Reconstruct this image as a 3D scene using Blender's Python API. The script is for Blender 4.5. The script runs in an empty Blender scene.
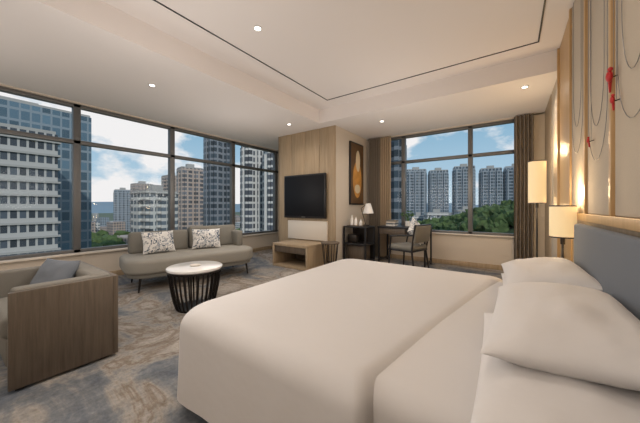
import bpy, bmesh, math, random
from mathutils import Vector, Matrix, noise
random.seed(7)
S=bpy.context.scene
S.view_settings.view_transform='Standard'
R=math.radians
# ---------------------------------------------------------------- materials
def newmat(name):
    m=bpy.data.materials.new(name); m.use_nodes=True
    nt=m.node_tree; b=nt.nodes['Principled BSDF']
    return m,nt,b
def N(nt,t,**kw):
    n=nt.nodes.new(t)
    for k,v in kw.items(): setattr(n,k,v)
    return n
def plain(name,col,rough=.6,metal=0,bump=0,bscale=60,spec=None,var=.0,bdist=.01):
    m,nt,b=newmat(name)
    b.inputs['Roughness'].default_value=rough; b.inputs['Metallic'].default_value=metal
    tc=N(nt,'ShaderNodeTexCoord'); no=N(nt,'ShaderNodeTexNoise'); no.inputs['Scale'].default_value=bscale
    no.inputs['Detail'].default_value=4
    nt.links.new(tc.outputs['Object'],no.inputs['Vector'])
    mx=N(nt,'ShaderNodeMix',data_type='RGBA')
    mx.inputs[6].default_value=(*[c*(1-var) for c in col],1); mx.inputs[7].default_value=(*[min(1,c*(1+var)) for c in col],1)
    nt.links.new(no.outputs['Fac'],mx.inputs[0]); nt.links.new(mx.outputs[2],b.inputs['Base Color'])
    if bump:
        bp=N(nt,'ShaderNodeBump'); bp.inputs['Strength'].default_value=bump; bp.inputs['Distance'].default_value=bdist
        nt.links.new(no.outputs['Fac'],bp.inputs['Height']); nt.links.new(bp.outputs[0],b.inputs['Normal'])
    if spec is not None: b.inputs['Specular IOR Level'].default_value=spec
    return m
def wood(name,c1,c2,scale=(9,9,.6),rough=.5):
    m,nt,b=newmat(name); b.inputs['Roughness'].default_value=rough
    tc=N(nt,'ShaderNodeTexCoord'); mp=N(nt,'ShaderNodeMapping'); mp.inputs['Scale'].default_value=scale
    no=N(nt,'ShaderNodeTexNoise'); no.inputs['Scale'].default_value=3; no.inputs['Detail'].default_value=8; no.inputs['Roughness'].default_value=.65
    cr=N(nt,'ShaderNodeValToRGB'); cr.color_ramp.elements[0].position=.3; cr.color_ramp.elements[1].position=.7
    cr.color_ramp.elements[0].color=(*c1,1); cr.color_ramp.elements[1].color=(*c2,1)
    nt.links.new(tc.outputs['Object'],mp.inputs[0]); nt.links.new(mp.outputs[0],no.inputs['Vector'])
    nt.links.new(no.outputs['Fac'],cr.inputs[0]); nt.links.new(cr.outputs[0],b.inputs['Base Color'])
    return m
def emis(name,col,st):
    m,nt,b=newmat(name); b.inputs['Base Color'].default_value=(*col,1)
    b.inputs['Emission Color'].default_value=(*col,1); b.inputs['Emission Strength'].default_value=st
    return m
M={}
M['ceil']=plain('ceiling_paint',(.83,.79,.775),.9)
M['wall']=plain('wall_paint',(.62,.55,.465),.85,var=.03)
M['oak']=wood('oak_veneer',(.33,.245,.15),(.46,.35,.235),(9,9,.5))
M['oakdark']=wood('walnut_veneer',(.085,.064,.046),(.155,.12,.088),(14,14,.8),.45)
M['gold']=wood('honey_wood_strip',(.46,.28,.12),(.58,.38,.18),(12,12,.5),.4)
M['linen']=plain('linen_panel',(.54,.465,.37),.9,bump=.3,bscale=250,var=.1)
M['head']=plain('headboard_fabric',(.16,.18,.21),.95,bump=.4,bscale=350,var=.25)
M['sheet']=plain('bed_linen',(.65,.625,.61),.7,bump=.25,bscale=2.6,bdist=.05)
M['pillow']=plain('pillow_cotton',(.69,.665,.65),.8,bump=.25,bscale=6,bdist=.03)
M['frame']=plain('window_frame_aluminium',(.15,.15,.15),.45,metal=.3)
M['black']=plain('black_lacquer',(.015,.015,.017),.35)
M['dkmetal']=plain('dark_bronze',(.035,.03,.027),.35,metal=.7)
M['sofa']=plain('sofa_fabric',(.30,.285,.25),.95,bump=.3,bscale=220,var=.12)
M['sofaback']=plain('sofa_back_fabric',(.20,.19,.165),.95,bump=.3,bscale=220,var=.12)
M['chairfab']=plain('armchair_fabric',(.19,.178,.155),.95,bump=.3,bscale=220,var=.12)
M['white']=plain('white_marble',(.80,.79,.77),.15,var=.04,bscale=6)
M['cream']=plain('cream_lacquer',(.68,.62,.54),.5)
M['curtain']=plain('curtain_fabric',(.20,.165,.13),.9,var=.2,bscale=40)
M['curtain2']=plain('curtain_tan_fabric',(.46,.36,.25),.9,var=.2,bscale=40)
M['shade']=emis('lampshade_lit',(1.0,.72,.36),.52)
M['shade'].node_tree.nodes['Principled BSDF'].inputs['Base Color'].default_value=(.70,.58,.38,1)
M['bulb']=emis('downlight_lens',(1,.95,.88),6)
M['red']=plain('red_enamel',(.55,.02,.02),.4)
M['grayline']=plain('pewter_wire',(.25,.24,.23),.4,metal=.6)
M['screen']=plain('tv_screen_glass',(.006,.006,.008),.5,spec=.2)
def cushion_mat():
    m,nt,b=newmat('patterned_cushion'); b.inputs['Roughness'].default_value=.9
    tc=N(nt,'ShaderNodeTexCoord'); v=N(nt,'ShaderNodeTexNoise'); v.inputs['Scale'].default_value=6; v.inputs['Detail'].default_value=1; v.inputs['Distortion'].default_value=3
    cr=N(nt,'ShaderNodeValToRGB'); cr.color_ramp.interpolation='CONSTANT'
    e=cr.color_ramp.elements; e[0].color=(.70,.69,.67,1); e[1].position=.50; e[1].color=(.07,.10,.15,1)
    x=e.new(.57); x.color=(.70,.69,.67,1); x=e.new(.66); x.color=(.24,.28,.33,1)
    nt.links.new(tc.outputs['Object'],v.inputs['Vector']); nt.links.new(v.outputs['Fac'],cr.inputs[0]); nt.links.new(cr.outputs[0],b.inputs['Base Color'])
    return m
M['cush']=cushion_mat()
def carpet():
    m,nt,b=newmat('carpet_abstract'); b.inputs['Roughness'].default_value=1; b.inputs['Specular IOR Level'].default_value=.1
    tc=N(nt,'ShaderNodeTexCoord'); L=nt.links.new
    mp=N(nt,'ShaderNodeMapping'); mp.inputs['Scale'].default_value=(.75,1.15,1); mp.inputs['Rotation'].default_value=(0,0,R(30))
    n1=N(nt,'ShaderNodeTexNoise'); n1.inputs['Scale'].default_value=1.1; n1.inputs['Detail'].default_value=10; n1.inputs['Roughness'].default_value=.64; n1.inputs['Distortion'].default_value=1.1
    c1=N(nt,'ShaderNodeValToRGB'); e=c1.color_ramp.elements
    e[0].position=.34; e[0].color=(.10,.115,.14,1); e[1].position=.68; e[1].color=(.44,.40,.35,1)
    a=e.new(.44); a.color=(.18,.187,.197,1); a=e.new(.50); a.color=(.31,.285,.255,1); a=e.new(.535); a.color=(.215,.175,.14,1); a=e.new(.57); a.color=(.325,.295,.265,1)
    n2=N(nt,'ShaderNodeTexNoise'); n2.inputs['Scale'].default_value=38; n2.inputs['Detail'].default_value=6; n2.inputs['Roughness'].default_value=.7
    n3=N(nt,'ShaderNodeTexNoise'); n3.inputs['Scale'].default_value=2.2; n3.inputs['Detail'].default_value=8; n3.inputs['Roughness'].default_value=.7
    mp3=N(nt,'ShaderNodeMapping'); mp3.inputs['Scale'].default_value=(6,1,1); mp3.inputs['Rotation'].default_value=(0,0,R(-35))
    mx=N(nt,'ShaderNodeMix',data_type='RGBA',blend_type='OVERLAY'); mx.inputs[0].default_value=.55
    mx2=N(nt,'ShaderNodeMix',data_type='RGBA',blend_type='OVERLAY'); mx2.inputs[0].default_value=.5
    L(tc.outputs['Object'],mp.inputs[0]); L(mp.outputs[0],n1.inputs['Vector']); L(n1.outputs['Fac'],c1.inputs[0])
    L(tc.outputs['Object'],n2.inputs['Vector']); L(tc.outputs['Object'],mp3.inputs[0]); L(mp3.outputs[0],n3.inputs['Vector'])
    L(c1.outputs[0],mx.inputs[6]); L(n2.outputs['Fac'],mx.inputs[7]); L(mx.outputs[2],mx2.inputs[6]); L(n3.outputs['Fac'],mx2.inputs[7]); L(mx2.outputs[2],b.inputs['Base Color'])
    bp=N(nt,'ShaderNodeBump'); bp.inputs['Strength'].default_value=.3; bp.inputs['Distance'].default_value=.01
    L(n2.outputs['Fac'],bp.inputs['Height']); L(bp.outputs[0],b.inputs['Normal'])
    return m
M['carpet']=carpet()
def glass():
    m=bpy.data.materials.new('window_glass'); m.use_nodes=True; nt=m.node_tree; nt.nodes.clear()
    o=N(nt,'ShaderNodeOutputMaterial'); t=N(nt,'ShaderNodeBsdfTransparent'); g=N(nt,'ShaderNodeBsdfGlossy'); g.inputs['Roughness'].default_value=0
    t.inputs[0].default_value=(.97,.98,.985,1)
    mx=N(nt,'ShaderNodeMixShader'); mx.inputs[0].default_value=.004
    nt.links.new(t.outputs[0],mx.inputs[1]); nt.links.new(g.outputs[0],mx.inputs[2]); nt.links.new(mx.outputs[0],o.inputs[0])
    return m
M['glass']=glass()
def facade(name,wallc,glassc,fh=3.3,cw=3.0,fz=.42,fu=.3,rough=.5,var=.5):
    m,nt,b=newmat(name); L=nt.links.new
    tc=N(nt,'ShaderNodeTexCoord'); sp=N(nt,'ShaderNodeSeparateXYZ'); L(tc.outputs['Object'],sp.inputs[0])
    def mt(op,a,bb=None):
        n=N(nt,'ShaderNodeMath',operation=op)
        for i,v in enumerate((a,bb)):
            if v is None: continue
            if isinstance(v,(int,float)): n.inputs[i].default_value=v
            else: L(v,n.inputs[i])
        return n.outputs[0]
    u=mt('DIVIDE',mt('ADD',sp.outputs[0],sp.outputs[1]),cw); z=mt('DIVIDE',sp.outputs[2],fh)
    mu=mt('GREATER_THAN',mt('FRACT',u),fu); mz=mt('GREATER_THAN',mt('FRACT',z),fz); w=mt('MULTIPLY',mu,mz)
    cb=N(nt,'ShaderNodeCombineXYZ'); L(mt('FLOOR',u),cb.inputs[0]); L(mt('FLOOR',z),cb.inputs[1])
    wn=N(nt,'ShaderNodeTexWhiteNoise'); L(cb.outputs[0],wn.inputs['Vector'])
    gm=N(nt,'ShaderNodeMix',data_type='RGBA'); gm.inputs[6].default_value=(*[c*(1-var) for c in glassc],1); gm.inputs[7].default_value=(*[c*(1+var) for c in glassc],1)
    L(wn.outputs['Value'],gm.inputs[0])
    mx=N(nt,'ShaderNodeMix',data_type='RGBA'); mx.inputs[6].default_value=(*wallc,1); L(gm.outputs[2],mx.inputs[7]); L(w,mx.inputs[0])
    L(mx.outputs[2],b.inputs['Base Color']); b.inputs['Roughness'].default_value=rough
    return m
# ---------------------------------------------------------------- mesh builder
class MB:
    def __init__(s,name): s.name=name; s.bm=bmesh.new(); s.mats=[]
    def mi(s,m):
        if m not in s.mats: s.mats.append(m)
        return s.mats.index(m)
    def merge(s,t,m,mat=None):
        i=s.mi(m)
        for f in t.faces: f.material_index=i
        if mat is not None: bmesh.ops.transform(t,matrix=mat,verts=t.verts)
        me=bpy.data.meshes.new('tmp'); t.to_mesh(me); t.free(); s.bm.from_mesh(me); bpy.data.meshes.remove(me)
    def box(s,x0,x1,y0,y1,z0,z1,m,bev=0,seg=2,mat=None):
        t=bmesh.new(); bmesh.ops.create_cube(t,size=1)
        for v in t.verts: v.co=Vector(((x0+x1)/2+v.co.x*(x1-x0),(y0+y1)/2+v.co.y*(y1-y0),(z0+z1)/2+v.co.z*(z1-z0)))
        if bev: bmesh.ops.bevel(t,geom=t.edges[:],offset=bev,segments=seg,profile=.5,affect='EDGES')
        s.merge(t,m,mat)
    def tube(s,p,q,r0,m,r1=None,n=16):
        p=Vector(p);q=Vector(q); d=q-p
        t=bmesh.new(); bmesh.ops.create_cone(t,cap_ends=True,segments=n,radius1=r0,radius2=r0 if r1 is None else r1,depth=d.length)
        s.merge(t,m,Matrix.Translation((p+q)/2)@d.to_track_quat('Z','Y').to_matrix().to_4x4())
    def lathe(s,c,prof,m,n=40):
        t=bmesh.new(); rings=[]
        for r,z in prof:
            rings.append([t.verts.new((c[0]+r*math.cos(2*math.pi*k/n),c[1]+r*math.sin(2*math.pi*k/n),c[2]+z)) for k in range(n)])
        for a,b in zip(rings,rings[1:]):
            for k in range(n): t.faces.new((a[k],a[(k+1)%n],b[(k+1)%n],b[k]))
        t.faces.new(rings[0][::-1]); t.faces.new(rings[-1])
        s.merge(t,m)
    def sphere(s,c,r,m,sc=(1,1,1),u=20,v=12):
        t=bmesh.new(); bmesh.ops.create_uvsphere(t,u_segments=u,v_segments=v,radius=r)
        s.merge(t,m,Matrix.Translation(c)@Matrix.Diagonal((*sc,1)))
    def prism(s,pts,z0,z1,m,bev=0,seg=3,mat=None):
        t=bmesh.new(); vs=[t.verts.new((x,y,z0)) for x,y in pts]; f=t.faces.new(vs)
        r=bmesh.ops.extrude_face_region(t,geom=[f]); 
        for v in r['geom']:
            if isinstance(v,bmesh.types.BMVert): v.co.z=z1
        bmesh.ops.recalc_face_normals(t,faces=t.faces[:])
        if bev:
            ed=[e for e in t.edges if abs(e.verts[0].co.z-e.verts[1].co.z)<1e-6]
            bmesh.ops.bevel(t,geom=ed,offset=bev,segments=seg,profile=.5,affect='EDGES')
        s.merge(t,m,mat)
    def pillow(s,mat,w,l,h,m,n=28,pinch=.06,seed=0):
        t=bmesh.new()
        for sg in (1,-1):
            g=[]
            for i in range(n+1):
                row=[]
                for j in range(n+1):
                    u=-1+2*i/n; v=-1+2*j/n
                    u=math.sin(u*math.pi/2); v=math.sin(v*math.pi/2)
                    x=u*w/2*(1-pinch*(1-abs(v)**2)*abs(u)**3*1.2); y=v*l/2*(1-pinch*(1-abs(u)**2)*abs(v)**3*1.2)
                    hh=max(0,(1-abs(u)**2.6))**.55*max(0,(1-abs(v)**2.6))**.55
                    nz=noise.noise(Vector((u*2.2+seed,v*2.2,seed*1.7)))*.09+noise.noise(Vector((u*5+seed,v*5,3)))*.03
                    z=sg*h/2*hh*(1+nz*2)
                    row.append(t.verts.new((x,y,z)))
                g.append(row)
            for i in range(n):
                for j in range(n):
                    q=(g[i][j],g[i+1][j],g[i+1][j+1],g[i][j+1])
                    t.faces.new(q if sg>0 else q[::-1])
        bmesh.ops.remove_doubles(t,verts=t.verts[:],dist=1e-4)
        s.merge(t,m,mat)
    def done(s,loc=None,rot=0,smooth=True,ang=38,subsurf=0):
        me=bpy.data.meshes.new(s.name); s.bm.to_mesh(me); s.bm.free()
        for m in s.mats: me.materials.append(m)
        if smooth:
            me.shade_smooth(); me.set_sharp_from_angle(angle=R(ang))
        o=bpy.data.objects.new(s.name,me); S.collection.objects.link(o)
        if loc: o.location=loc
        o.rotation_euler[2]=rot
        return o
def T(x,y,z,rx=0,ry=0,rz=0):
    return Matrix.Translation((x,y,z))@Matrix.Rotation(R(rz),4,'Z')@Matrix.Rotation(R(ry),4,'Y')@Matrix.Rotation(R(rx),4,'X')
# ---------------------------------------------------------------- room dims
XL,XR,YB,YF=-5.4,.48,-1.8,5.92
ZL,ZT=2.75,3.0
def simple(name,*boxes,**k):
    b=MB(name)
    for bx in boxes: b.box(*bx)
    return b.done(**k)
simple('floor',(XL-.25,XR+.2,YB-.2,YF+.25,-.2,0,M['carpet']))
simple('ceiling',
  (XL-.25,XR+.2,YB-.2,YF+.25,ZT,ZT+.3,M['ceil']),
  (XL-.25,-3.0,YB-.2,YF+.25,ZL,ZT+.01,M['ceil']),
  (-3.0,XR+.2,4.2,YF+.25,ZL,ZT+.01,M['ceil']),
  (-3.0,XR+.2,YB-.2,-1.2,ZL,ZT+.01,M['ceil']))
simple('ceiling_shadow_gap',(-2.61,.25,3.87,3.885,ZT-.006,ZT,M['black']),(-2.61,-2.595,-1,3.885,ZT-.006,ZT,M['black']),  # thin black strips stand in for the dark shadow gap in the ceiling
   (.235,.25,-1,3.885,ZT-.006,ZT,M['black']),(-2.61,.25,-1.0,-.985,ZT-.006,ZT,M['black']))
simple('wall_right',(XR,XR+.2,YB-.2,YF+.25,0,ZT+.2,M['wall']))
simple('wall_rear',(XL-.25,XR,YB-.2,YB,0,ZT,M['wall']))
simple('wall_left',(XL-.25,XL,YB,YF+.25,0,.42,M['wall']),(XL-.25,XL,YB,YF+.25,2.73,ZL,M['wall']),(XL-.25,XL,YB,YB+.2,.42,2.75,M['wall']),(XL-.25,XL,5.6,YF+.25,.42,2.75,M['wall']))
simple('wall_back',(XL,XR,YF,YF+.25,0,.60,M['wall']),(XL,XR,YF,YF+.25,2.73,ZL,M['wall']),(XL,-2.45,YF,YF+.25,.6,2.75,M['wall']),(.10,XR,YF,YF+.25,.6,2.75,M['wall']))
simple('baseboard_back',(-2.8,XR,YF-.02,YF,0,.09,M['oak'],.004))
simple('baseboard_left',(XL,XL+.02,YB,YF,0,.09,M['oak'],.004))
simple('trim_2',(XL-.2,XL+.05,YB,YF,.42,.45,M['cream'],.006))
simple('trim_3',(-2.45,.12,YF-.04,YF+.2,.60,.625,M['cream'],.006))
# windows
b=MB('window_1')
x0,x1=XL-.14,XL-.04
for y in (-1.6,-.21,1.22,2.65,4.08,5.52): b.box(x0,x1,y-.045,y+.045,.45,2.73,M['frame'],.006)
b.box(x0,x1,-1.6,5.6,.45,.50,M['frame'],.006); b.box(x0,x1,-1.6,5.6,2.68,2.73,M['frame'],.006); b.box(x0,x1,-1.6,5.6,2.12,2.18,M['frame'],.006)
b.box(XL-.095,XL-.085,-1.6,5.55,.5,2.7,M['glass']); b.done()
b=MB('window_2')
y0,y1=YF+.04,YF+.14
for x in (-2.42,-1.97,-.66,.08): b.box(x-.04,x+.04,y0,y1,.62,2.73,M['frame'],.006)
b.box(-2.44,.1,y0,y1,.62,.67,M['frame'],.006); b.box(-2.44,.1,y0,y1,2.68,2.73,M['frame'],.006); b.box(-2.44,.1,y0,y1,2.12,2.18,M['frame'],.006)
b.box(-2.42,.08,YF+.085,YF+.095,.65,2.7,M['glass']); b.done()
# TV partition block
b=MB('wall_partition')
b.box(-4.32,-2.81,4.5,YF,0,ZL,M['wall'])
n=4
for i in range(n):
    a=-4.34+i*(1.53/n); b.box(a+.003,a+1.53/n-.003,4.475,4.5,.0,ZL,M['oak'],.002)
b.box(-4.345,-4.32,4.475,YF,0,ZL,M['oak'])
b.done()
simple('trim_4',(-4.35,-2.78,4.46,4.475,0,.08,M['oakdark']))
# curtains
def curtain(name,x0,x1,y,m,z0=.03,z1=2.73,waves=6,amp=.045):
    t=MB(name); bm=bmesh.new(); n=waves*12; cols=[]
    for side in (0,.012):
        for i in range(n+1):
            f=i/n; c=[]
            for k in range(9):
                z=z0+(z1-z0)*k/8; a=amp*(1-.3*k/8)
                c.append(bm.verts.new((x0+(x1-x0)*f,y+side+a*math.sin(f*waves*2*math.pi+.3*math.sin(k)),z)))
            cols.append(c)
    for q in (0,n+1):
        for i in range(n):
            for k in range(8): bm.faces.new((cols[q+i][k],cols[q+i+1][k],cols[q+i+1][k+1],cols[q+i][k+1]))
    t.merge(bm,m); return t.done(ang=80)
curtain('curtain',.03,.30,YF-.12,M['curtain'],waves=5)
curtain('curtain',-2.73,-2.45,YF-.12,M['curtain'],waves=5)
curtain('curtain',-2.45,-2.2,YF-.10,M['curtain2'],waves=5)
# head wall panels
b=MB('headboard_wall_panel')
ed=[-1.2,-.5,.15,.8,1.45,2.12,2.76,3.4]
for a,c in zip(ed,ed[1:]):
    b.box(XR-.03,XR,a+.02,c-.02,1.10,ZT-.02,M['linen'],.01)
for a in ed: b.box(XR-.045,XR,a-.02,a+.02,1.06,ZT-.01,M['gold'],.004)
b.box(XR-.05,XR,-1.2,3.42,1.045,1.10,M['gold'],.004)
b.box(XR-.03,XR,3.42,4.15,.0,ZT-.01,M['gold'],.004)
b.box(XR-.05,XR-.0,4.15,4.19,0,ZT-.01,M['gold'],.004)
b.box(XR-.025,XR,4.22,5.0,.0,ZL,M['linen'],.004)
b.box(XR-.03,XR,5.02,5.88,.0,ZL,M['oak'],.004)
b.box(XR-.02,XR,-1.2,3.4,0,1.045,M['oak'])
b.done()
def wire(bld,pts,r,m):
    for p,q in zip(pts,pts[1:]): bld.tube(p,q,r,m,n=6)
b=MB('bird_wall_ornament')
for (yc,z0,w) in ((1.78,1.55,.26),(2.43,1.45,.26),(3.07,1.6,.25),(1.12,1.6,.28)):
    for dz,ww in ((0,1),(.22,.72)):
        wire(b,[(XR-.038,yc-w*.9*ww,2.95)]+[(XR-.038,yc-w*math.cos(k/14*math.pi)*.9*ww,z0+dz+.35-.35*math.sin(k/14*math.pi)) for k in range(15)]+[(XR-.038,yc+w*.9*ww,2.95)],.0018,M['grayline'])
for (y,z,s) in ((2.05,1.84,.62),(2.0,1.70,.4),(2.54,1.60,.35),(1.3,1.7,.5)):
    b.sphere((XR-.06,y,z),.028*s,M['red'],(.8,1.4,1.7)); b.sphere((XR-.06,y-.03*s,z+.05*s),.018*s,M['red'])
    b.tube((XR-.055,y+.02*s,z-.03*s),(XR-.05,y+.06*s,z-.12*s),.014*s,M['red'],.004,n=8); b.tube((XR-.06,y,z-.01),(XR-.03,y,z),.003,M['dkmetal'],n=6)
    b.tube((XR-.045,y,z),(XR-.045,y,2.95),.0013,M['grayline'],n=6)
b.done()
# ---------------------------------------------------------------- bed
def rounded_ring(x0,x1,y0,y1,rs,n=14):
    P=[]
    cs=[(x0,y0,180,rs[0],1,1),(x1,y0,270,rs[1],-1,1),(x1,y1,0,rs[2],-1,-1),(x0,y1,90,rs[3],1,-1)]
    for cx,cy,a0,r,sx,sy in cs:
        for k in range(n+1):
            a=R(a0+90*k/n); P.append((cx+sx*r+r*math.cos(a),cy+sy*r+r*math.sin(a)))
    Q=[]
    L=len(P)
    for i in range(L):
        p=P[i];q=P[(i+1)%L]; d=math.dist(p,q); m=max(1,int(d/.06)) if d>.1 else 1
        for k in range(m): Q.append((p[0]+(q[0]-p[0])*k/m,p[1]+(q[1]-p[1])*k/m))
    return Q
def soft_body(bld,x0,x1,y0,y1,z0,z1,rs,rv,m,flare=.0,wr=0,crown=.012,shear=0):
    base=rounded_ring(x0,x1,y0,y1,rs); cx,cy=(x0+x1)/2,(y0+y1)/2
    prof=[]
    for k in range(7): prof.append((-flare*(1-k/6),z0+(z1-rv-z0)*k/6))
    for k in range(1,11):
        a=k/10*math.pi/2; prof.append((rv*(1-math.cos(a)),z1-rv+rv*math.sin(a)))
    t=bmesh.new(); rings=[]
    hx,hy=(x1-x0)/2,(y1-y0)/2
    for o,z in prof:
        ring=[]
        for x,y in base:
            X=cx+(x-cx)*(hx-o)/hx; Y=cy+(y-cy)*(hy-o)/hy
            low=max(0,min(1,(z1-z)/(z1-z0)))
            w=wr*low*(math.sin(x*17+1.3*math.sin(y*3))*.5+math.sin(y*13+math.sin(x*5))*.5)
            dx,dy=(x-cx)/hx,(y-cy)/hy; l=math.hypot(dx,dy)
            ring.append(t.verts.new((X+w*dx/l,Y+w*dy/l,z)))
        rings.append(ring)
    o=prof[-1][0]
    for k in range(1,14):
        f=1-k/14
        ring=[]
        for x,y in base:
            X=cx+(x-cx)*(hx-o)/hx*f; Y=cy+(y-cy)*(hy-o)/hy*f
            ring.append(t.verts.new((X,Y,z1+crown*(1-f*f)+(.006*noise.noise(Vector((X*3,Y*3,0))) if wr else 0))))
        rings.append(ring)
    n=len(base)
    for a,c in zip(rings,rings[1:]):
        for k in range(n): t.faces.new((a[k],a[(k+1)%n],c[(k+1)%n],c[k]))
    t.faces.new(rings[-1]); t.faces.new(rings[0][::-1])
    if shear:
        for v in t.verts:
            if v.co.x>cx: v.co.x+=shear*(v.co.y-cy)*(v.co.x-cx)/hx
    bld.merge(t,m)
b=MB('bed')
b.box(-1.50,.36,.86,2.68,.05,.22,M['black'],.01)
for x in (-1.4,.2):
    for y in (.95,2.55): b.box(x-.04,x+.04,y-.04,y+.04,0,.06,M['black'])
soft_body(b,-1.53,.37,.84,2.71,.2,.545,(.1,.06,.06,.1),.08,M['sheet'])
soft_body(b,-1.62,-.20,.77,2.78,.085,.572,(.16,.04,.04,.16),.11,M['sheet'],flare=.01,wr=.012,crown=.012,shear=.19)
b.done(ang=60)
b=MB('headboard'); b.box(.375,.43,.2,2.74,.0,1.03,M['head'],.02,3); b.done()
def pil(loc,w,l,h,seed):
    b=MB('pillow'); b.pillow(loc,w,l,h,M['pillow'],seed=seed,pinch=.035); return b.done(ang=80)
pil(T(.13,1.16,.618,0,-1,2),.46,.90,.15,1)
pil(T(.15,1.38,.725,-1,-5,-1),.44,.90,.18,2)
pil(T(.15,2.30,.612,0,-2,2),.42,.76,.13,5)
pil(T(.165,2.32,.705,1,-9,3),.44,.78,.16,4)
# nightstand + table lamp
b=MB('nightstand'); b.box(.0,.44,2.88,3.35,.06,.55,M['oakdark'],.01); b.box(-.01,.45,2.87,3.36,.55,.57,M['dkmetal'],.004)
b.box(-.012,.0,2.9,3.33,.3,.53,M['oak'],.003); b.box(-.012,0,2.9,3.33,.08,.28,M['oak'],.003)
for x in (.04,.4):
    for y in (2.92,3.31): b.tube((x,y,0),(x,y,.07),.015,M['black'])
b.done()
def shadelamp(name,x,y,zb,z0,z1,w,pole=True):
    b=MB(name)
    b.lathe((x,y,zb),[(.0,0),(.09,0),(.09,.012),(.02,.02),(.0,.022)],M['black'])
    b.tube((x,y,zb+.01),(x,y,z0),.009,M['black'])
    r=w/2
    b.lathe((x,y,z0),[(0,.02),(r-.004,.02),(r-.004,0),(r,0),(r,z1-z0),(r-.004,z1-z0),(r-.004,z1-z0-.02),(0,z1-z0-.02)],M['shade'],40)
    b.lathe((x,y,z0-.004),[(r-.006,0),(r+.002,0),(r+.002,.01),(r-.006,.01)],M['black'],40); b.lathe((x,y,z1-.006),[(r-.006,0),(r+.002,0),(r+.002,.01),(r-.006,.01)],M['black'],40)
    b.tube((x,y,z0-.06),(x,y,z0),.016,M['dkmetal'])
    return b.done()
shadelamp('table_lamp',.345,3.0,.57,.90,1.16,.175)
shadelamp('floor_lamp',.27,4.55,0,1.2,1.75,.19)
# ---------------------------------------------------------------- tv & console
b=MB('television')
b.box(-4.10,-3.0,4.40,4.45,.92,1.83,M['black'],.008); b.box(-4.07,-3.03,4.394,4.402,.96,1.80,M['screen'],.002)
b.box(-3.8,-3.3,4.44,4.474,1.15,1.6,M['dkmetal']); b.box(-3.6,-3.5,4.392,4.396,.935,.945,M['grayline']); b.done()
simple('wall_storage_panel',(-4.02,-2.98,4.435,4.474,.47,.86,M['cream'],.006))
b=MB('tv_bench')
x0,x1,y0,y1=-3.85,-2.98,3.8,4.455
b.box(x0,x1,y0,y1,.40,.45,M['oak'],.004); b.box(x0,x1,y0,y1,0,.04,M['oak'],.004)
b.box(x0,x0+.04,y0,y1,.04,.40,M['oak'],.003); b.box(x1-.04,x1,y0,y1,.04,.4,M['oak'],.003); b.box(x0,x1,y1-.02,y1,.04,.4,M['oakdark'])
b.box(x0+.04,x1-.04,y0+.02,y1,.28,.40,M['oakdark'],.003); b.done()
b=MB('side_table')
c=(-2.72,4.15)
b.lathe((*c,.48),[(0,0),(.17,0),(.175,.01),(.175,.02),(.17,.025),(0,.025)],M['oakdark'])
for k in range(8):
    a=k/8*2*math.pi; b.tube((c[0]+.10*math.cos(a),c[1]+.10*math.sin(a),.015),(c[0]+.15*math.cos(a),c[1]+.15*math.sin(a),.485),.008,M['black'],n=8)
b.lathe((*c,0),[(0,0),(.13,0),(.13,.015),(0,.016)],M['black']); b.done()
b=MB('minibar_cabinet')
x0,x1,y0,y1=-2.78,-2.28,4.72,5.15
b.box(x0,x1,y0,y1,.74,.77,M['black'],.004); b.box(x0,x1,y0,y1,.40,.43,M['black'],.003); b.box(x0,x1,y0,y1,.06,.09,M['black'],.003)
for x in (x0,x1-.03):
    for y in (y0,y1-.03): b.box(x,x+.03,y,y+.03,0,.74,M['black'])
b.box(x0,x1,y1-.02,y1-.01,.06,.74,M['dkmetal']); b.box(x0+.05,x1-.08,y0+.08,y1-.05,.09,.38,M['oakdark'],.01); b.box(x0+.05,x0+.25,y0+.08,y0+.25,.43,.60,M['dkmetal'],.02)
b.done()
b=MB('drink_tray'); b.box(-2.72,-2.40,4.76,4.94,.77,.785,M['oakdark'],.004)
for x,h in ((-2.65,.2),(-2.56,.16),(-2.45,.12)): b.lathe((x,4.85,.785),[(0,0),(.03,0),(.032,h*.6),(.012,h*.8),(.012,h),(0,h)],M['white'],20)
b.done()
b=MB('desk')
x0,x1,y0,y1=-2.26,-1.3,5.22,5.74
b.box(x0,x1,y0,y1,.72,.76,M['black'],.005)
for x in (x0+.01,x1-.04):
    for y in (y0+.01,y1-.04): b.box(x,x+.03,y,y+.03,0,.72,M['black'])
b.box(x0+.02,x1-.4,y0+.02,y1-.02,.60,.72,M['oakdark'],.004)
for x in (x0+.01,x1-.04): b.box(x,x+.03,y0+.02,y1-.02,.05,.08,M['black'])
b.done()
b=MB('desk_lamp')
b.lathe((-2.44,5.06,.77),[(0,0),(.07,0),(.07,.015),(.012,.02),(.0,.021)],M['dkmetal'])
b.tube((-2.44,5.06,.78),(-2.54,5.04,1.12),.007,M['dkmetal'],n=8); b.tube((-2.54,5.04,1.12),(-2.38,5.04,1.24),.007,M['dkmetal'],n=8)
b.lathe((-2.38,5.04,1.02),[(0,0),(.11,0),(.112,.01),(.05,.2),(.0,.21)],M['white'],28); b.done()
b=MB('books'); 
for i in range(4): b.box(-2.15+i*.004,-1.95,5.4,5.6,.76+i*.03,.787+i*.03,[M['white'],M['head'],M['cream'],M['chairfab']][i],.003)
b.done()
b=MB('potted_plant'); b.lathe((-1.75,5.6,.76),[(0,0),(.05,0),(.06,.1),(.05,.1),(0,.09)],M['white'],24)
M['leaf']=plain('leaf_green',(.06,.14,.04),.6,var=.3)
for k in range(14):
    a=k*2.4; r=.03+.05*random.random(); b.tube((-1.75,5.6,.85),(-1.75+r*math.cos(a)*2,5.6+r*math.sin(a)*2,.95+.12*random.random()),.004,M['leaf'],n=6)
    b.sphere((-1.75+r*math.cos(a)*2,5.6+r*math.sin(a)*2,.96+.1*random.random()),.028,M['leaf'],(1,1,.5),10,6)
b.done()
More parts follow.
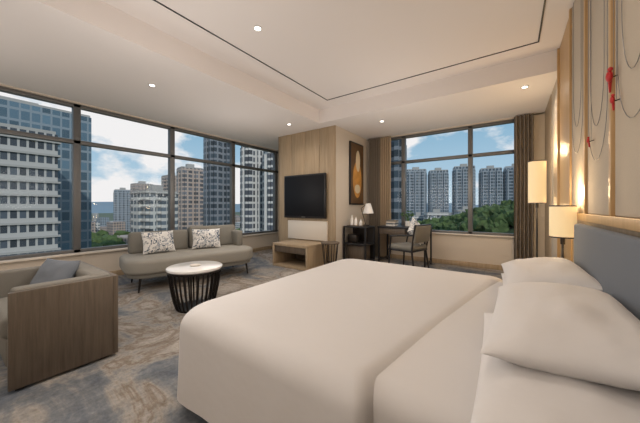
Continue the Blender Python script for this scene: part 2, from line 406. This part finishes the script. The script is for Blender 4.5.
def desk_chair(loc,rot):
    b=MB('desk_chair')
    b.box(-.25,.25,-.24,.24,.41,.49,M['sofaback'],.03,3); b.box(-.25,.25,-.24,.24,.385,.415,M['black'],.005)
    for sx in (-1,1):
        b.tube((sx*.22,.21,.4),(sx*.24,.24,0),.018,M['black'],.012); b.tube((sx*.22,-.22,.4),(sx*.24,-.28,0),.018,M['black'],.012)
        b.tube((sx*.23,-.22,.40),(sx*.25,-.30,.84),.016,M['black']); b.tube((sx*.25,.20,.40),(sx*.27,.16,.64),.014,M['black']); b.tube((sx*.27,.18,.64),(sx*.26,-.27,.68),.016,M['black'])
    b.box(-.25,.25,-.03,.03,-.15,.15,M['sofaback'],.03,3,mat=T(0,-.275,.69,8)); b.tube((-.25,-.3,.84),(.25,-.3,.84),.016,M['black'])
    return b.done(loc,rot)
# chair turned side-on, seat open toward the room corner
desk_chair((-1.52,4.84,0),R(75))
b=MB('cushion'); b.pillow(T(0,0,0,72,0,0)@T(0,0,0,0,0,45),.36,.36,.13,M['cush'],seed=6); b.done((-1.37,4.87,.73),R(70),ang=80)
# painting on partition side
b=MB('framed_painting')
x=-2.80
M['pbg']=plain('painting_brown',(.13,.07,.03),.5,var=.5,bscale=6); M['pgold']=plain('painting_orange',(.62,.30,.07),.4,var=.4,bscale=8); M['pcream']=plain('painting_cream',(.75,.62,.42),.5)
y0,y1,z0,z1=5.0,5.62,1.2,2.55
b.box(x,x+.03,y0,y1,z0,z1,M['black'],.003); b.box(x+.03,x+.034,y0+.03,y1-.03,z0+.03,z1-.03,M['pbg'])
b.sphere((x+.034,(y0+y1)/2,1.75),.2,M['pgold'],(.03,1,2.0)); b.sphere((x+.038,(y0+y1)/2+.02,2.15),.1,M['pcream'],(.04,1,2.4)); b.sphere((x+.038,(y0+y1)/2,1.55),.13,M['pcream'],(.03,1,.8))
b.done()
# ---------------------------------------------------------------- sofa
b=MB('sofa')
seat=rounded_ring(-.98,.92,-.42,.46,(.16,.12,.34,.30),12)
b.prism(seat,.24,.44,M['sofa'],.05,4)
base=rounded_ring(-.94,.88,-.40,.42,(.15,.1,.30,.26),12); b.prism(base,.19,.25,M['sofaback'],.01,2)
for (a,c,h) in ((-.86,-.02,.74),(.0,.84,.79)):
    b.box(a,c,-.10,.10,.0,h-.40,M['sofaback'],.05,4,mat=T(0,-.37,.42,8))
b.box(.74,.86,-.1,.22,.0,.3,M['sofaback'],.05,4,mat=T(.0,-.26,.42,0,0,0))
for x,y in ((-.8,.32),(.74,.30),(-.8,-.3),(.76,-.3),(0,.36)): b.tube((x,y,.2),(x*1.03,y*1.08,0),.018,M['dkmetal'],.01)
sofa_loc=(-4.22,2.42,0)
o=b.done(sofa_loc,0,ang=50)
for v in o.data.vertices: v.co.y=-v.co.y
o.data.flip_normals(); o.rotation_euler[2]=R(77)
rm=Matrix.Translation(sofa_loc)@Matrix.Rotation(R(77),4,'Z')
for (lx,sd,rz) in ((-.5,11,8),(.22,12,-12)):
    b=MB('throw_pillow'); b.pillow(T(0,0,0,72,0,0),.46,.34,.13,M['cush'],seed=sd)
    p=rm@Vector((lx,.13,.61)); b.done(p,R(77+rz),ang=80)
# coffee table
b=MB('coffee_table'); c=(-2.97,1.70)
b.lathe((*c,.44),[(0,0),(.285,0),(.295,.01),(.295,.028),(.285,.035),(0,.035)],M['white'],56)
b.lathe((*c,.415),[(0,0),(.28,0),(.285,.005),(.285,.025),(0,.025)],M['dkmetal'],48)
b.lathe((*c,0),[(0,0),(.19,0),(.19,.02),(0,.02)],M['dkmetal'],48)
for k in range(28):
    a=k/28*2*math.pi; prev=None
    for j in range(7):
        f=j/6; r=.19+.085*f**.7; p=(c[0]+r*math.cos(a),c[1]+r*math.sin(a),.01+.41*f)
        if prev: b.tube(prev,p,.0095,M['dkmetal'],n=6)
        prev=p
b.lathe((*c,.475),[(0,0),(.05,0),(.06,.012),(.05,.012),(0,.008)],M['cream'],24)
b.done()
# armchair
b=MB('armchair')
x0,x1,y0,y1=-3.42,-2.50,.24,.77
b.box(x1-.035,x1,y0,y1,.02,.62,M['oakdark'],.004); b.box(x0,x0+.035,y0,y1,.02,.62,M['oakdark'],.004)
b.box(x0,x1,y1,y1+.035,.02,.62,M['oakdark'],.004)
b.box(x0+.035,x0+.13,y0+.02,y1,.12,.635,M['chairfab'],.02,3); b.box(x1-.13,x1-.035,y0+.02,y1,.12,.635,M['chairfab'],.02,3)
b.box(x0+.06,x1-.06,y1-.13,y1-.0,.12,.645,M['chairfab'],.03,3)
b.box(x0+.12,x1-.12,y0,y1-.12,.12,.30,M['chairfab'],.02,3); b.box(x0+.13,x1-.13,y0-.02,y1-.12,.29,.44,M['sofaback'],.045,4)
for x in (x0+.05,x1-.05):
    for y in (y0+.05,y1-.05): b.box(x-.02,x+.02,y-.02,y+.02,0,.03,M['black'])
b.done()
b=MB('throw_pillow'); b.pillow(T(0,0,0,62,0,0),.40,.34,.13,M['head'],seed=3); b.done((-3.05,.53,.56),R(20),ang=80)
# downlights
DL=[(-2.14,1.9,ZT),(-3.84,1.61,ZL),(.14,4.5,ZL),(-1.97,4.76,ZL),(-3.5,3.9,ZL),(-.4,1.5,ZT),(-2.1,0.0,ZT),(-3.84,-.4,ZL),(-.4,-.4,ZT),(-4.6,3.2,ZL)]
b=MB('ceiling_downlights')
for x,y,z in DL:
    if (x,y)==(-4.6,3.2): continue
    b.lathe((x,y,z-.008),[(.028,0),(.045,0),(.045,.01),(.028,.01)],M['white'],24); b.lathe((x,y,z-.009),[(0,0),(.03,0),(.03,.004),(0,.004)],M['bulb'],24)
b.done()
for i,(x,y,z) in enumerate(DL):
    l=bpy.data.lights.new('downlight','SPOT'); l.energy=24; l.color=(1,.88,.75); l.spot_size=R(150); l.spot_blend=1; l.shadow_soft_size=.12
    o=bpy.data.objects.new('downlight_lamp',l); o.location=(x,y,z-.03); S.collection.objects.link(o)
for (x,y,z,e) in ((-2.3,1.0,1.55,32),(-3.9,3.0,1.5,20),(-1.5,3.75,1.5,23),(-.8,-.7,1.6,24),(-4.0,-.6,1.6,22),(-.9,5.2,1.5,8)):  # added fill points in mid-air, no fixture; softly brighten ceiling and room
    l=bpy.data.lights.new('fill_light','POINT'); l.energy=e; l.color=(1,.92,.85); l.shadow_soft_size=.45
    o=bpy.data.objects.new('fill_light',l); o.location=(x,y,z); S.collection.objects.link(o)
for (x,y,z,e) in ((.345,3.0,1.25,8),(.27,4.55,1.88,10),(.27,4.55,1.1,6),(.345,3.0,.82,4)):
    l=bpy.data.lights.new('lamp_glow','POINT'); l.energy=e; l.color=(1,.70,.38); l.shadow_soft_size=.06
    o=bpy.data.objects.new('lamp_glow',l); o.location=(x,y,z); S.collection.objects.link(o)
# ---------------------------------------------------------------- city
F1=facade('facade_office',(.42,.42,.41),(.05,.065,.085),3.4,1.5,.45,.28)
F2=facade('facade_blue_glass',(.22,.27,.31),(.09,.15,.20),3.6,2.4,.22,.2,.25,.35)
F3=facade('facade_white_block',(.62,.62,.60),(.12,.15,.18),3.2,3,.45,.25)
F4=facade('facade_tan_tower',(.44,.36,.31),(.12,.13,.15),3.1,2.6,.35,.4)
F5=facade('facade_dark_tower',(.20,.22,.25),(.04,.06,.08),3.1,2.2,.35,.35)
F6=facade('facade_stripe_tower',(.55,.55,.54),(.06,.07,.09),3.1,2.8,.32,.35)
F7=facade('facade_apartment',(.30,.34,.38),(.07,.10,.13),3.0,2.8,.35,.35)
ROOF=plain('roof_concrete',(.36,.36,.35),.9)
G=-45
def tower(name,x,y,w,d,top,rot,m,bays=3,ledge=0):
    b=MB(name); H=top-G
    b.box(-w/2,w/2,-d/2,d/2,0,H,m)
    if bays:
        bw=w/(bays*2)
        for k in range(bays):
            cx=-w/2+(k+.5)*w/bays
            for s in (-1,1): b.box(cx-bw/2,cx+bw/2,s*d/2-1.2,s*d/2+1.2,0,H-2,m)
        for s in (-1,1): b.box(s*w/2-1,s*w/2+1,-d/5,d/5,0,H-3,m)
    if ledge:
        z=0
        while z<H: b.box(-w/2-.5,w/2+.5,-d/2-.5,d/2+.5,z,z+.5,ROOF); z+=ledge
    b.box(-w/6,w/6,-d/6,d/6,H,H+3.5,ROOF); b.box(-w/2+.3,w/2-.3,-d/2+.3,d/2-.3,H,H+.8,ROOF)
    return b.done((x,y,G+1.15),rot,smooth=False)
tower('office_building',-108,-2,26,39,18.5,0,F1,0,3.4)
tower('glass_tower',-141,14,28,37,33,0,F2,0)
fc=lambda x,y: math.atan2(y,x)+math.pi/2
tower('distant_tower',-335,130,17,15,25,fc(-335,130)+.4,F4,2)
tower('distant_tower',-420,140,17,15,22,fc(-335,130)+.2,F7,2)
tower('distant_tower',-400,185,30,15,24,fc(-335,130)+.1,F4,3)
tower('distant_tower',-330,160,14,13,26,fc(-335,130)+.3,F6,2)
tower('apartment_block',-140,60,15,13,7,fc(-140,60)+.5,F3,3,3.2)
tower('distant_tower',-256,124,13,13,28,fc(-256,124)+.4,F4,2)
tower('apartment_tower',-194,107,15,12,28,fc(-194,107)+.3,F4,2)
tower('dark_high_rise',-124,84,12.5,10,37,fc(-124,84)+.35,F5,2)
tower('striped_high_rise',-102,87,8.5,8,31,fc(-102,87)+.3,F6,2)
tower('striped_high_rise',-87,87,8,8,26,fc(-87,87)+.3,F6,2)
tower('striped_high_rise',-150,136,16,8,30,fc(-87,87)+.2,F6,2)
tower('apartment_tower',-30,82,5.5,6,22,.2,F5,2)
for x,y,w,t in ((-82,288,19,38),(-61,292,17,36),(-39,300,18,39),(-17,306,17,36),(3,312,18,37),(26,320,22,36)):
    tower('apartment_tower',x,y,w,13,t,fc(x,y)+.15,F7,3)
for x,y,w,t in ((-50,232,16,-5),(-30,240,14,-3),(-66,238,12,-8)):
    tower('low_apartment_block',x,y,w,10,t,fc(x,y)+.3,F3,2,3.2)
b=MB('low_rise_district')
random.seed(3)
for k in range(260):
    a=random.uniform(R(85),R(178)); r=random.uniform(230,1100)
    x,y=r*math.cos(a),r*math.sin(a); w=random.uniform(10,26); h=random.uniform(6,30)
    b.box(x-w/2,x+w/2,y-w/3,y+w/3,0,h,random.choice([F3,F4,F6,F7]))
b.done((0,0,G),0,smooth=False)
b=MB('city_ground'); gm=plain('city_ground_mat',(.12,.15,.10),1,var=.5,bscale=.02)
b.box(-4000,4000,-500,4000,G-2,G,gm); b.done(smooth=False)
M['tree']=plain('tree_canopy',(.075,.12,.04),.95,var=.75,bscale=.28,bump=1,bdist=1.0)
M['under']=plain('hillside_undergrowth',(.03,.05,.02),1,var=.4,bscale=.3)
ico=bmesh.new(); bmesh.ops.create_icosphere(ico,subdivisions=2,radius=1); IV=[v.co.copy() for v in ico.verts]; IF=[[v.index for v in f.verts] for f in ico.faces]; ico.free()
def trees(name,fn,n):
    vs=[];fs=[]
    for k in range(n):
        x,y,z,r=fn(); o=len(vs); k7=k*.731
        for v in IV:
            q=r*(1+.9*noise.noise(v*2.6+Vector((k7,0,0)))); vs.append((x+v.x*q,y+v.y*q,z+v.z*q*.95))
        fs+= [[i+o for i in f] for f in IF]
    me=bpy.data.meshes.new(name); me.from_pydata(vs,[],fs); me.materials.append(M['tree'])
    o=bpy.data.objects.new(name,me); S.collection.objects.link(o)
def hgt(x,y): return -10+13.5*max(0,min(1,(x/y+.26)/.30))-abs(y-155)*.1+4*noise.noise(Vector((x*.06,y*.06,0)))
def rh():
    x=random.uniform(-66,40); y=random.uniform(118,190)
    r=random.uniform(1.2,3.4)
    return x,y,hgt(x,y)-3+random.uniform(-1,3.5),r
trees('hillside_trees',rh,2000)
def lf():
    a=random.uniform(R(128),R(176)); r=random.uniform(120,330)
    return r*math.cos(a),r*math.sin(a),G+random.uniform(8,20),random.uniform(3,6)
trees('park_trees',lf,1000)
b=MB('hillside'); bm=bmesh.new()
n=24; g=[]
for i in range(n+1):
    row=[]
    for j in range(n+1):
        x=-90+170*i/n; y=100+110*j/n
        hz=hgt(x,y)-5
        e=min(i,n-i,j,n-j)/3; hz=G+(hz-G)*min(1,e)
        row.append(bm.verts.new((x,y,hz)))
    g.append(row)
for i in range(n):
    for j in range(n): bm.faces.new((g[i][j],g[i+1][j],g[i+1][j+1],g[i][j+1]))
b.merge(bm,M['under']); b.done(ang=80)
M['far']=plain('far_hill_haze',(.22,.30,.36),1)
b=MB('distant_hills'); bm=bmesh.new(); prev=None
for k in range(121):
    a=R(80+105*k/120); r=2600; h=20+45*max(0,noise.noise(Vector((k*.09,0,0)))+.4)
    c=[bm.verts.new((r*math.cos(a),r*math.sin(a),G-5)),bm.verts.new((1.1*r*math.cos(a),1.1*r*math.sin(a),h)),bm.verts.new((1.4*r*math.cos(a),1.4*r*math.sin(a),G-5))]
    if prev: bm.faces.new((prev[0],c[0],c[1],prev[1])); bm.faces.new((prev[1],c[1],c[2],prev[2]))
    prev=c
b.merge(bm,M['far']); b.done(ang=80)
# ---------------------------------------------------------------- sky
w=bpy.data.worlds.new('sky'); S.world=w; w.use_nodes=True; nt=w.node_tree; L=nt.links.new
bg=nt.nodes['Background']; tc=N(nt,'ShaderNodeTexCoord'); sp=N(nt,'ShaderNodeSeparateXYZ'); L(tc.outputs['Generated'],sp.inputs[0])
cr=N(nt,'ShaderNodeValToRGB'); e=cr.color_ramp.elements
e[0].position=0; e[0].color=(.62,.73,.80,1); e[1].position=.75; e[1].color=(.09,.25,.48,1); x=e.new(.12); x.color=(.42,.60,.74,1); x=e.new(.34); x.color=(.18,.40,.59,1)
L(sp.outputs[2],cr.inputs[0])
mp=N(nt,'ShaderNodeMapping'); mp.inputs['Scale'].default_value=(1,1,1.9); mp.inputs['Location'].default_value=(.35,.2,0)
no=N(nt,'ShaderNodeTexNoise'); no.inputs['Scale'].default_value=3.1; no.inputs['Detail'].default_value=9; no.inputs['Roughness'].default_value=.55
L(tc.outputs['Generated'],mp.inputs[0]); L(mp.outputs[0],no.inputs['Vector'])
vm=N(nt,'ShaderNodeVectorMath',operation='DISTANCE'); L(tc.outputs['Generated'],vm.inputs[0]); vm.inputs[1].default_value=Vector((-1.17,.38,.24)).normalized()
mr=N(nt,'ShaderNodeMapRange'); mr.inputs[1].default_value=.0; mr.inputs[2].default_value=.30; mr.inputs[3].default_value=.20; mr.inputs[4].default_value=0
L(vm.outputs['Value'],mr.inputs[0])
ad=N(nt,'ShaderNodeMath',operation='ADD'); L(no.outputs['Fac'],ad.inputs[0]); L(mr.outputs[0],ad.inputs[1])
cc=N(nt,'ShaderNodeValToRGB'); cc.color_ramp.elements[0].position=.52; cc.color_ramp.elements[1].position=.59; L(ad.outputs[0],cc.inputs[0])
mx=N(nt,'ShaderNodeMix',data_type='RGBA'); L(cc.outputs[0],mx.inputs[0]); L(cr.outputs[0],mx.inputs[6]); mx.inputs[7].default_value=(.95,.92,.91,1)
L(mx.outputs[2],bg.inputs[0]); bg.inputs[1].default_value=1.0
sl=bpy.data.lights.new('sun','SUN'); sl.energy=1.9; sl.angle=R(2); sl.color=(1,.93,.84)
so=bpy.data.objects.new('sun',sl); S.collection.objects.link(so); so.location=(0,0,60)
so.rotation_euler=Vector((-.75,.45,-.5)).to_track_quat('-Z','Y').to_euler()
# ---------------------------------------------------------------- camera
cd=bpy.data.cameras.new('camera'); cam=bpy.data.objects.new('camera',cd); S.collection.objects.link(cam); S.camera=cam
cam.location=(0,0,1.15); cam.rotation_euler=(R(90),0,R(35.4)); cd.sensor_width=36; cd.lens=36*270/640; cd.shift_y=-.007; cd.clip_start=.05; cd.clip_end=6000
